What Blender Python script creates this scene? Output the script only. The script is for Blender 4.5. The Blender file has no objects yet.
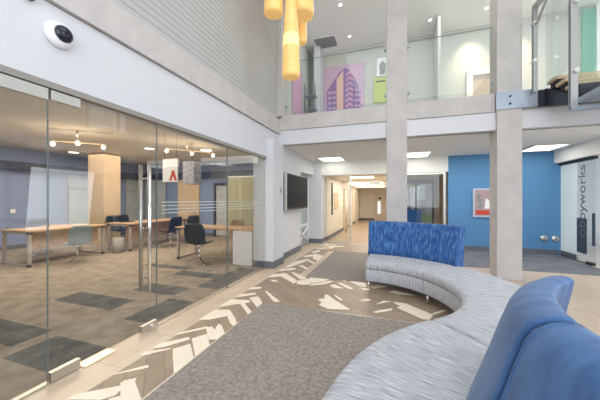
import bpy, bmesh, math, random
from mathutils import Vector, Matrix
random.seed(4)
S = bpy.context.scene
COL = S.collection

# ------------------------------------------------------------------ camera
YAW = math.atan(92 / 273)
cd = bpy.data.cameras.new('camera')
cd.sensor_width = 36.0
cd.lens = 36.0 * 273 / 600
cd.clip_start = 0.02
cam = bpy.data.objects.new('camera', cd)
COL.objects.link(cam)
cam.location = (0, 0, 1.5)
cam.rotation_euler = (math.pi / 2, 0, YAW)
S.camera = cam

# ------------------------------------------------------------------ world, daylight, exposure
W = bpy.data.worlds.new('sky')
S.world = W
W.use_nodes = True
wn = W.node_tree
wn.nodes.clear()
wo = wn.nodes.new('ShaderNodeOutputWorld')
wb = wn.nodes.new('ShaderNodeBackground')
ws = wn.nodes.new('ShaderNodeTexSky')
ws.sky_type = 'HOSEK_WILKIE'
ws.turbidity = 4.0
ws.sun_direction = Vector((0.4, -0.5, 0.75)).normalized()
wm = wn.nodes.new('ShaderNodeMix'); wm.data_type = 'RGBA'
wm.inputs[0].default_value = 0.75
wm.inputs[7].default_value = (0.95, 1.0, 1.08, 1)
wn.links.new(ws.outputs[0], wm.inputs[6])
wn.links.new(wm.outputs[2], wb.inputs[0])
wb.inputs[1].default_value = 1.3
wn.links.new(wb.outputs[0], wo.inputs[0])

def area(name, loc, target, sx, sy, power, color=(1, 1, 1), spread=180):
    l = bpy.data.lights.new(name, 'AREA')
    l.shape = 'RECTANGLE'; l.size = sx; l.size_y = sy
    l.energy = power; l.color = color; l.spread = math.radians(spread)
    o = bpy.data.objects.new(name, l)
    COL.objects.link(o)
    o.location = loc
    d = Vector(target) - Vector(loc)
    o.rotation_euler = d.to_track_quat('-Z', 'Z' if abs(d.normalized().z) < .9 else 'Y').to_euler()
    return o

DAY = (0.90, 0.95, 1.0)
# daylight coming in through the tall window walls behind and to the right of the camera
area('daylight_rear_window', (1.0, -4.85, 3.4), (1.0, 5, 3.0), 8.0, 5.0, 520, DAY)
area('daylight_side_window', (8.3, 0.2, 3.6), (0, 1.5, 1.2), 8.0, 5.0, 380, DAY)
area('daylight_side_room', (8.3, 8.0, 1.8), (4, 8, 1.2), 3.5, 2.4, 170, DAY)
# area lights added below the closed ceiling of the upper hall and lobby
area('mezzanine_fill', (1.5, 7.2, 6.3), (1.5, 7.4, 3.5), 7.0, 1.6, 95, (1, .99, .95))
area('lobby_ceiling_fill', (1.0, 1.0, 6.35), (1.0, 1.0, 0), 5.0, 5.0, 150, DAY)
# lamps of the office behind the glass, of the passage below the mezzanine and of the corridor
area('office_ceiling_lamps', (-7.2, 5.2, 3.05), (-7.2, 5.2, 0), 5.5, 6.0, 360, (1.0, .87, .70))
area('passage_lamps', (1.0, 7.8, 2.80), (1.0, 7.8, 0), 5.0, 1.5, 85, (1, .97, .9))
area('corridor_lamps', (-1.2, 14.5, 2.36), (-1.2, 14.5, 0), 1.6, 8.0, 190, (1, .93, .82))

area('upper_wall_washer', (2.1, 8.45, 6.3), (2.1, 8.9, 5.0), .15, .15, 9, (1, .78, .5), 70)
area('upper_wall_washer', (3.1, 8.45, 6.3), (3.1, 8.9, 5.0), .15, .15, 9, (1, .78, .5), 70)

area('vestibule_fill', (1.2, 11.6, 2.45), (1.2, 11.6, 0), 1.0, 2.0, 30, (1, .93, .8))  # added fill light to brighten the dim vestibule

S.view_settings.view_transform = 'Standard'
S.view_settings.look = 'None'
S.view_settings.exposure = -0.42
S.view_settings.gamma = 1.0
S.view_settings.use_curve_mapping = False

# ------------------------------------------------------------------ materials
MATS = {}
def mat(name, col, rough=.6, metal=0, var=None, vscale=8, bump=0, bscale=60, emit=None, estr=0, spec=.5, sheen=0, coat=0):
    m = bpy.data.materials.new(name); m.use_nodes = True
    nt = m.node_tree; b = nt.nodes['Principled BSDF']
    b.inputs['Base Color'].default_value = (*col, 1)
    b.inputs['Roughness'].default_value = rough
    b.inputs['Metallic'].default_value = metal
    b.inputs['Specular IOR Level'].default_value = spec
    b.inputs['Sheen Weight'].default_value = sheen
    b.inputs['Coat Weight'].default_value = coat
    tc = nt.nodes.new('ShaderNodeTexCoord')
    if var:
        n = nt.nodes.new('ShaderNodeTexNoise'); n.inputs['Scale'].default_value = vscale
        n.inputs['Detail'].default_value = 8; n.inputs['Roughness'].default_value = .65
        r = nt.nodes.new('ShaderNodeValToRGB')
        r.color_ramp.elements[0].position = .32; r.color_ramp.elements[1].position = .68
        r.color_ramp.elements[0].color = (*var, 1); r.color_ramp.elements[1].color = (*col, 1)
        nt.links.new(tc.outputs['Object'], n.inputs['Vector'])
        nt.links.new(n.outputs[0], r.inputs[0]); nt.links.new(r.outputs[0], b.inputs['Base Color'])
    if bump:
        n2 = nt.nodes.new('ShaderNodeTexNoise'); n2.inputs['Scale'].default_value = bscale
        n2.inputs['Detail'].default_value = 4
        bp = nt.nodes.new('ShaderNodeBump'); bp.inputs['Strength'].default_value = bump
        bp.inputs['Distance'].default_value = .01
        nt.links.new(tc.outputs['Object'], n2.inputs['Vector'])
        nt.links.new(n2.outputs[0], bp.inputs['Height']); nt.links.new(bp.outputs[0], b.inputs['Normal'])
    if emit:
        b.inputs['Emission Color'].default_value = (*emit, 1)
        b.inputs['Emission Strength'].default_value = estr
    MATS[name] = m
    return m

def glass_mat(name, tint=(.93, .96, .95), refl=1.0, rough=0.0, frost=0.0, frostcol=(.8, .85, .85)):
    m = bpy.data.materials.new(name); m.use_nodes = True
    nt = m.node_tree; nt.nodes.clear()
    o = nt.nodes.new('ShaderNodeOutputMaterial')
    t = nt.nodes.new('ShaderNodeBsdfTransparent'); t.inputs[0].default_value = (*tint, 1)
    g = nt.nodes.new('ShaderNodeBsdfGlossy'); g.inputs['Roughness'].default_value = rough
    # Schlick's approximation, the same for the front and the back face of the sheet
    f = nt.nodes.new('ShaderNodeLayerWeight'); f.inputs[0].default_value = .5
    pw = nt.nodes.new('ShaderNodeMath'); pw.operation = 'POWER'; pw.inputs[1].default_value = 5
    nt.links.new(f.outputs['Facing'], pw.inputs[0])
    mu = nt.nodes.new('ShaderNodeMath'); mu.operation = 'MULTIPLY_ADD'; mu.inputs[1].default_value = .96 * refl; mu.inputs[2].default_value = .04 * refl
    mu.use_clamp = True
    nt.links.new(pw.outputs[0], mu.inputs[0])
    x = nt.nodes.new('ShaderNodeMixShader')
    nt.links.new(mu.outputs[0], x.inputs[0])
    nt.links.new(t.outputs[0], x.inputs[1]); nt.links.new(g.outputs[0], x.inputs[2])
    out = x
    if frost:
        d = nt.nodes.new('ShaderNodeBsdfDiffuse'); d.inputs[0].default_value = (*frostcol, 1)
        tl = nt.nodes.new('ShaderNodeBsdfTranslucent'); tl.inputs[0].default_value = (*frostcol, 1)
        y0 = nt.nodes.new('ShaderNodeMixShader'); y0.inputs[0].default_value = .5
        nt.links.new(d.outputs[0], y0.inputs[1]); nt.links.new(tl.outputs[0], y0.inputs[2])
        y = nt.nodes.new('ShaderNodeMixShader'); y.inputs[0].default_value = frost
        nt.links.new(x.outputs[0], y.inputs[1]); nt.links.new(y0.outputs[0], y.inputs[2])
        out = y
    nt.links.new(out.outputs[0], o.inputs[0])
    MATS[name] = m
    return m

def streak_mat(name, cols, su, sv, rough=.85, coord='UV', sheen=.2, bump=.15, pos=(.3, .5, .7)):
    """fabric / wood with streaks: noise stretched along v"""
    m = bpy.data.materials.new(name); m.use_nodes = True
    nt = m.node_tree; b = nt.nodes['Principled BSDF']
    b.inputs['Roughness'].default_value = rough
    b.inputs['Sheen Weight'].default_value = sheen
    b.inputs['Specular IOR Level'].default_value = .3
    tc = nt.nodes.new('ShaderNodeTexCoord'); mp = nt.nodes.new('ShaderNodeMapping')
    mp.inputs['Scale'].default_value = (su, sv, 1) if coord == 'UV' else (su, sv, sv)
    n = nt.nodes.new('ShaderNodeTexNoise'); n.inputs['Scale'].default_value = 1
    n.inputs['Detail'].default_value = 5; n.inputs['Roughness'].default_value = .6
    r = nt.nodes.new('ShaderNodeValToRGB')
    e = r.color_ramp.elements
    e[0].position = pos[0]; e[0].color = (*cols[0], 1)
    e[1].position = pos[2]; e[1].color = (*cols[2], 1)
    k = e.new(pos[1]); k.color = (*cols[1], 1)
    nt.links.new(tc.outputs[coord], mp.inputs[0]); nt.links.new(mp.outputs[0], n.inputs['Vector'])
    nt.links.new(n.outputs[0], r.inputs[0]); nt.links.new(r.outputs[0], b.inputs['Base Color'])
    bp = nt.nodes.new('ShaderNodeBump'); bp.inputs['Strength'].default_value = bump; bp.inputs['Distance'].default_value = .005
    nt.links.new(n.outputs[0], bp.inputs['Height']); nt.links.new(bp.outputs[0], b.inputs['Normal'])
    MATS[name] = m
    return m

def tile_mat(name, c1, c2, grout, w, h, rough=.35, off=.5, rot=0, gw=.004):
    m = bpy.data.materials.new(name); m.use_nodes = True
    nt = m.node_tree; b = nt.nodes['Principled BSDF']
    b.inputs['Roughness'].default_value = rough
    tc = nt.nodes.new('ShaderNodeTexCoord'); mp = nt.nodes.new('ShaderNodeMapping')
    mp.inputs['Rotation'].default_value = (0, 0, rot)
    br = nt.nodes.new('ShaderNodeTexBrick')
    br.offset = off
    br.inputs['Scale'].default_value = 1; br.inputs['Brick Width'].default_value = w
    br.inputs['Row Height'].default_value = h; br.inputs['Mortar Size'].default_value = gw
    br.inputs['Color1'].default_value = (*c1, 1); br.inputs['Color2'].default_value = (*c2, 1)
    br.inputs['Mortar'].default_value = (*grout, 1)
    n = nt.nodes.new('ShaderNodeTexNoise'); n.inputs['Scale'].default_value = 5; n.inputs['Detail'].default_value = 8
    mx = nt.nodes.new('ShaderNodeMix'); mx.data_type = 'RGBA'; mx.blend_type = 'OVERLAY'
    mx.inputs[0].default_value = .25
    nt.links.new(tc.outputs['Object'], mp.inputs[0]); nt.links.new(mp.outputs[0], br.inputs['Vector'])
    nt.links.new(mp.outputs[0], n.inputs['Vector'])
    nt.links.new(br.outputs['Color'], mx.inputs[6]); nt.links.new(n.outputs[0], mx.inputs[7])
    nt.links.new(mx.outputs[2], b.inputs['Base Color'])
    MATS[name] = m
    return m

def speckle_mat(name, c1, c2, s1=5, s2=120, rough=.95, cells=False):
    """carpet: fine pile speckle over broad worn clouds"""
    m = bpy.data.materials.new(name); m.use_nodes = True
    nt = m.node_tree; b = nt.nodes['Principled BSDF']
    b.inputs['Roughness'].default_value = rough; b.inputs['Specular IOR Level'].default_value = .15
    tc = nt.nodes.new('ShaderNodeTexCoord')
    a = nt.nodes.new('ShaderNodeTexNoise'); a.inputs['Scale'].default_value = s1; a.inputs['Detail'].default_value = 6
    f = nt.nodes.new('ShaderNodeTexNoise'); f.inputs['Scale'].default_value = s2; f.inputs['Detail'].default_value = 3
    ad = nt.nodes.new('ShaderNodeMath'); ad.operation = 'ADD'
    hf = nt.nodes.new('ShaderNodeMath'); hf.operation = 'MULTIPLY'; hf.inputs[1].default_value = .5
    r = nt.nodes.new('ShaderNodeValToRGB')
    r.color_ramp.elements[0].position = .38; r.color_ramp.elements[1].position = .62
    r.color_ramp.elements[0].color = (*c1, 1); r.color_ramp.elements[1].color = (*c2, 1)
    nt.links.new(tc.outputs['Object'], a.inputs['Vector']); nt.links.new(tc.outputs['Object'], f.inputs['Vector'])
    nt.links.new(a.outputs[0], ad.inputs[0]); nt.links.new(f.outputs[0], ad.inputs[1])
    nt.links.new(ad.outputs[0], hf.inputs[0]); nt.links.new(hf.outputs[0], r.inputs[0])
    nt.links.new(r.outputs[0], b.inputs['Base Color'])
    bp = nt.nodes.new('ShaderNodeBump'); bp.inputs['Strength'].default_value = .4; bp.inputs['Distance'].default_value = .004
    nt.links.new(f.outputs[0], bp.inputs['Height']); nt.links.new(bp.outputs[0], b.inputs['Normal'])
    MATS[name] = m
    return m

white = mat('white_paint', (.68, .69, .72), .6, var=(.65, .66, .70), vscale=1.5)
white2 = mat('ceiling_paint', (.84, .84, .82), .8)
upperwall = mat('upper_wall_paint', (.56, .58, .55), .8)
concrete = mat('concrete', (.60, .57, .555), .85, var=(.50, .475, .465), vscale=3.5, bump=.25, bscale=45)
siding = mat('lap_siding', (.50, .50, .49), .7, var=(.46, .46, .455), vscale=2)
skirt = mat('skirting_vinyl', (.13, .15, .18), .5)
bluewall = mat('sky_blue_paint', (.09, .26, .50), .6)
officeblue = mat('slate_blue_paint', (.25, .32, .52), .7)
navy = mat('navy_paint', (.03, .04, .08), .6)
beige = mat('beige_panel', (.72, .56, .38), .6, var=(.66, .50, .33), vscale=4)
cream = mat('cream_paint', (.82, .76, .66), .7)
alu = mat('brushed_aluminium', (.62, .61, .58), .35, 1)
steel = mat('galvanised_steel', (.42, .47, .54), .4, .6, var=(.32, .38, .47), vscale=6)
guardm = mat('guard_metal', (.40, .41, .41), .4, .6)
darksteel = mat('dark_steel', (.03, .035, .05), .5, .3)
chrome = mat('chrome', (.85, .85, .86), .15, 1)
blackpl = mat('black_plastic', (.012, .014, .018), .35)
black = mat('black_metal', (.02, .02, .022), .4, .4)
whitepl = mat('white_plastic', (.85, .86, .88), .35)
lam = mat('white_laminate', (.85, .85, .86), .35)
oak = streak_mat('oak_veneer', ((.42, .27, .16), (.52, .35, .22), (.60, .42, .28)), 1.5, 14, .45, 'Object', 0, .03)
oak2 = streak_mat('pale_wood', ((.50, .38, .25), (.62, .49, .34), (.70, .57, .42)), 1.5, 20, .5, 'Object', 0, .03)
legm = mat('taupe_metal', (.52, .46, .42), .4, .3)
seatfab = streak_mat('grey_streak_fabric', ((.20, .23, .28), (.43, .45, .50), (.62, .635, .66)), 110, 7, .85, pos=(.30, .47, .64))
bluefab = streak_mat('royal_blue_streak_fabric', ((.012, .05, .22), (.03, .115, .34), (.14, .29, .54)), 26, 7, .75, pos=(.3, .5, .72), sheen=.15)
velvet = streak_mat('blue_velvet', ((.03, .09, .24), (.055, .14, .33), (.08, .185, .40)), 14, 4, .55, pos=(.3, .5, .7), sheen=.15)
carpet = speckle_mat('mottled_grey_carpet', (.21, .187, .168), (.43, .385, .35), 30, 140)
ocarpet = speckle_mat('office_carpet', (.235, .20, .165), (.43, .37, .305), 5, 120)
odark = speckle_mat('dark_carpet_tile', (.085, .09, .095), (.19, .19, .185), 5, 90)
darkfl = speckle_mat('slate_carpet', (.14, .145, .165), (.24, .245, .275), 3, 60, .6)
tanfl = tile_mat('tan_floor_tile', (.66, .53, .40), (.62, .49, .37), (.46, .37, .28), 1.2, .6, .3)
brownfl = tile_mat('brown_plank_tile', (.37, .28, .20), (.31, .235, .17), (.22, .175, .14), .6, .15, .4, .5, math.radians(45))
hallfl = tile_mat('corridor_floor', (.46, .34, .24), (.42, .31, .22), (.25, .18, .12), 1.2, .3, .3)
greyfl = tile_mat('pale_grey_tile', (.62, .58, .50), (.58, .54, .47), (.36, .33, .28), .9, .9, .2)
inlaym = mat('cream_tile', (.95, .86, .73), .4, var=(.90, .80, .66), vscale=6)
amber = mat('amber_glass', (.85, .58, .22), .3, var=(.80, .50, .17), vscale=5, emit=(1.0, .58, .18), estr=.38)
amberhot = mat('amber_bulb_glow', (.9, .7, .3), .4, emit=(1.0, .74, .32), estr=.95)
panelglow = mat('light_panel', (1, 1, .95), .4, emit=(1, 1, .88), estr=4)
bulbglow = mat('warm_bulb', (1, .9, .7), .4, emit=(1, .8, .5), estr=25)
spotglow = mat('downlight_bulb', (1, .95, .85), .4, emit=(1, .95, .85), estr=4)
glass = glass_mat('clear_glass', (.97, .975, .97), 1.0)
glass2 = glass_mat('green_tinted_glass', (.94, .965, .95), 1.0)
edgeg = mat('glass_edge', (.16, .20, .20), .2)
mint = glass_mat('mint_glass', (.6, .85, .78), 1.0, frost=.6, frostcol=(.55, .85, .76))
frost = glass_mat('frosted_film', (.9, .95, .95), .6, frost=.8, frostcol=(.80, .85, .86))
film = glass_mat('grey_film', (.4, .45, .5), .8, frost=.6, frostcol=(.12, .15, .2))
screen = mat('dark_screen', (.008, .012, .02), .5, spec=.1)
shellb = mat('dark_navy_shell', (.012, .022, .045), .35)
shellg = mat('grey_green_shell', (.20, .25, .25), .5)
shellt = mat('taupe_weave', (.26, .19, .13), .8)
purple = mat('print_purple', (.27, .17, .40), .5); pink = mat('print_pink', (.72, .36, .55), .5)
lilac = mat('print_lilac', (.50, .38, .58), .5, var=(.68, .42, .55), vscale=2); orange = mat('print_orange', (.78, .50, .45), .5)
lime = mat('lime_poster', (.50, .58, .16), .6); red = mat('print_red', (.60, .06, .03), .5)
greyp = mat('grey_print', (.40, .42, .43), .6, var=(.10, .11, .12), vscale=9)
grill = mat('vent_grey', (.34, .34, .33), .6)
grass = mat('outdoor_grass', (.12, .22, .06), 1, var=(.08, .15, .04), vscale=.6)
brick = mat('outdoor_building', (.50, .46, .46), .9, var=(.25, .22, .24), vscale=.8)
leaf = mat('tree_foliage', (.05, .10, .03), .9, var=(.02, .05, .015), vscale=3)
bark = mat('tree_bark', (.10, .07, .05), .9)
shade = mat('roller_shade', (.42, .47, .50), .8, var=(.60, .66, .66), vscale=6)

# ------------------------------------------------------------------ mesh helpers
class MB:
    def __init__(s): s.bm = bmesh.new(); s.mi = 0; s.uv = None
    def box(s, x0, x1, y0, y1, z0, z1, mi=0, bev=0):
        v = [s.bm.verts.new((x, y, z)) for x in (x0, x1) for y in (y0, y1) for z in (z0, z1)]
        fs = []
        for q in ((0, 1, 3, 2), (4, 6, 7, 5), (0, 4, 5, 1), (2, 3, 7, 6), (0, 2, 6, 4), (1, 5, 7, 3)):
            f = s.bm.faces.new([v[i] for i in q]); f.material_index = mi; fs.append(f)
        if bev:
            es = list({e for f in fs for e in f.edges})
            r = bmesh.ops.bevel(s.bm, geom=es, offset=bev, segments=2, affect='EDGES', profile=.5)
            for f in r['faces']: f.material_index = mi
        return s
    def cyl(s, p0, p1, r0, r1=None, n=16, mi=0, smooth=True):
        r1 = r0 if r1 is None else r1
        p0 = Vector(p0); p1 = Vector(p1); d = (p1 - p0).normalized()
        a = d.orthogonal().normalized(); b = d.cross(a)
        R = [[s.bm.verts.new(p + (a * math.cos(t) + b * math.sin(t)) * r) for t in [2 * math.pi * i / n for i in range(n)]] for p, r in ((p0, r0), (p1, r1))]
        for i in range(n):
            f = s.bm.faces.new((R[0][i], R[0][(i + 1) % n], R[1][(i + 1) % n], R[1][i])); f.material_index = mi; f.smooth = smooth
        f = s.bm.faces.new(list(reversed(R[0]))); f.material_index = mi
        f = s.bm.faces.new(R[1]); f.material_index = mi
        return s
    def lathe(s, c, prof, n=24, mi=0, axis='Z'):
        rings = []
        for r, h in prof:
            ring = []
            for i in range(n):
                t = 2 * math.pi * i / n
                p = (r * math.cos(t), r * math.sin(t), h) if axis == 'Z' else (h, r * math.cos(t), r * math.sin(t)) if axis == 'X' else (r * math.cos(t), h, r * math.sin(t))
                ring.append(s.bm.verts.new(Vector(c) + Vector(p)))
            rings.append(ring)
        for a, b in zip(rings, rings[1:]):
            for i in range(n):
                f = s.bm.faces.new((a[i], a[(i + 1) % n], b[(i + 1) % n], b[i])); f.material_index = mi; f.smooth = True
        for ring in (rings[0], rings[-1]):
            f = s.bm.faces.new(ring); f.material_index = mi
        bmesh.ops.recalc_face_normals(s.bm, faces=s.bm.faces)
        return s
    def poly(s, pts, mi=0):
        f = s.bm.faces.new([s.bm.verts.new(p) for p in pts]); f.material_index = mi
        return s
    def prism(s, pts, d, mi=0):
        """polygon extruded along the vector d"""
        d = Vector(d)
        a = [s.bm.verts.new(p) for p in pts]; b = [s.bm.verts.new(Vector(p) + d) for p in pts]
        n = len(pts)
        fs = [s.bm.faces.new(a), s.bm.faces.new(list(reversed(b)))]
        for i in range(n): fs.append(s.bm.faces.new((a[i], b[i], b[(i + 1) % n], a[(i + 1) % n])))
        for f in fs: f.material_index = mi
        bmesh.ops.recalc_face_normals(s.bm, faces=fs)
        return s
    def bar(s, p0, p1, w, h, mi=0):
        p0 = Vector(p0); p1 = Vector(p1); d = (p1 - p0).normalized()
        up = Vector((0, 0, 1)) if abs(d.z) < .95 else Vector((0, 1, 0))
        a = d.cross(up).normalized() * w / 2; b = a.cross(d).normalized() * h / 2
        v = [s.bm.verts.new(p + i * a + j * b) for p in (p0, p1) for i, j in ((-1, -1), (1, -1), (1, 1), (-1, 1))]
        for q in ((0, 1, 2, 3), (7, 6, 5, 4), (0, 4, 5, 1), (1, 5, 6, 2), (2, 6, 7, 3), (3, 7, 4, 0)):
            f = s.bm.faces.new([v[i] for i in q]); f.material_index = mi
        bmesh.ops.recalc_face_normals(s.bm, faces=s.bm.faces)
        return s
    def sweep(s, c, prof, a0, a1, n=24, rnd=.02, mi=0):
        """closed profile [(r,z)] swept round the vertical axis through c, ends rounded off; writes uv"""
        uvl = s.bm.loops.layers.uv.verify()
        rm = sum(p[0] for p in prof) / len(prof); zm = sum(p[1] for p in prof) / len(prof)
        L = abs(a1 - a0) * rm
        ds = [(rnd * (1 - math.sin(q)), rnd * (1 - math.cos(q))) for q in (math.pi / 2, math.pi / 3, math.pi / 6, 0)]
        area2 = sum(prof[i][0] * prof[(i + 1) % len(prof)][1] - prof[(i + 1) % len(prof)][0] * prof[i][1] for i in range(len(prof)))
        sg = 1 if area2 > 0 else -1; nrm = []       # inward normals of the profile
        for i in range(len(prof)):
            p, q = prof[i - 1], prof[(i + 1) % len(prof)]
            tr, tz = q[0] - p[0], q[1] - p[1]; l = math.hypot(tr, tz) or 1
            nrm.append((-tz / l * sg, tr / l * sg))
        st = [(d / L, k) for d, k in ds] + [(i / n, 0) for i in range(1, n)] + [(1 - d / L, k) for d, k in reversed(ds)]
        rings = []
        for t, sh in st:
            a = a0 + (a1 - a0) * t; ring = []
            for (r, z), (nr, nz) in zip(prof, nrm):
                rr, zz = r + nr * sh, z + nz * sh
                ring.append((s.bm.verts.new((c[0] + rr * math.cos(a), c[1] + rr * math.sin(a), zz)), t * L))
            rings.append(ring)
        m = len(prof); acc = [0]
        for i in range(m):
            p, q = prof[i], prof[(i + 1) % m]; acc.append(acc[-1] + math.hypot(p[0] - q[0], p[1] - q[1]))
        for A, B in zip(rings, rings[1:]):
            for i in range(m):
                j = (i + 1) % m
                f = s.bm.faces.new((A[i][0], A[j][0], B[j][0], B[i][0])); f.smooth = True; f.material_index = mi
                for lp, uv in zip(f.loops, ((A[i][1], acc[i]), (A[j][1], acc[i + 1]), (B[j][1], acc[i + 1]), (B[i][1], acc[i]))): lp[uvl].uv = uv
        for ring in (rings[0], rings[-1]):
            f = s.bm.faces.new([v for v, _ in ring]); f.material_index = mi
            for lp, (r, z) in zip(f.loops, prof): lp[uvl].uv = (r, z)
        bmesh.ops.recalc_face_normals(s.bm, faces=s.bm.faces)
        return s

def obj(name, mb, mats, parent=None, label=None, local=False):
    me = bpy.data.meshes.new(name)
    mb.bm.to_mesh(me); mb.bm.free()
    for m in (mats if isinstance(mats, (list, tuple)) else [mats]): me.materials.append(m)
    o = bpy.data.objects.new(name, me); COL.objects.link(o)
    if parent:
        o.parent = parent
        if not local:
            q = parent; t = Vector((0, 0, 0))
            while q: t += q.location; q = q.parent
            me.transform(Matrix.Translation(-t))
    if label: o['label'] = label
    return o

def tag(o, label, cat, group=None, kind=None):
    o['label'] = label; o['category'] = cat
    if group: o['group'] = group
    if kind: o['kind'] = kind
    return o

def rebase(o):
    """put a single-mesh thing's origin at the middle of its base"""
    vs = [v.co for v in o.data.vertices]
    c = Vector(((min(v.x for v in vs) + max(v.x for v in vs)) / 2, (min(v.y for v in vs) + max(v.y for v in vs)) / 2, min(v.z for v in vs)))
    o.data.transform(Matrix.Translation(-c)); o.location = c
    return o

def single(name, mb, mats, label, cat, group=None, kind=None):
    return rebase(tag(obj(name, mb, mats), label, cat, group, kind))

def thing(name, loc, label, cat, group=None, rz=0):
    o = bpy.data.objects.new(name, None); COL.objects.link(o)
    o.empty_display_size = .1
    o.location = loc; o.rotation_euler = (0, 0, rz)
    return tag(o, label, cat, group)

def struct(name, mb, mats, parent=None, label=None):
    o = obj(name, mb, mats, parent)
    if not parent: o['kind'] = 'structure'
    if label: o['label'] = label
    return o

def copy_thing(src, loc, rz, label, name=None):
    r = src.copy(); COL.objects.link(r); r.location = loc; r.rotation_euler = (0, 0, rz); r['label'] = label
    for ch in list(src.children):
        c = ch.copy(); COL.objects.link(c); c.parent = r
        for g in list(ch.children):
            k = g.copy(); COL.objects.link(k); k.parent = c
    return r

# ================================================================== THE SETTING
H1 = 2.84      # soffit height below the mezzanine
H2 = 6.40      # ceiling of the double-height lobby
OC = 3.12      # office ceiling
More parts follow.
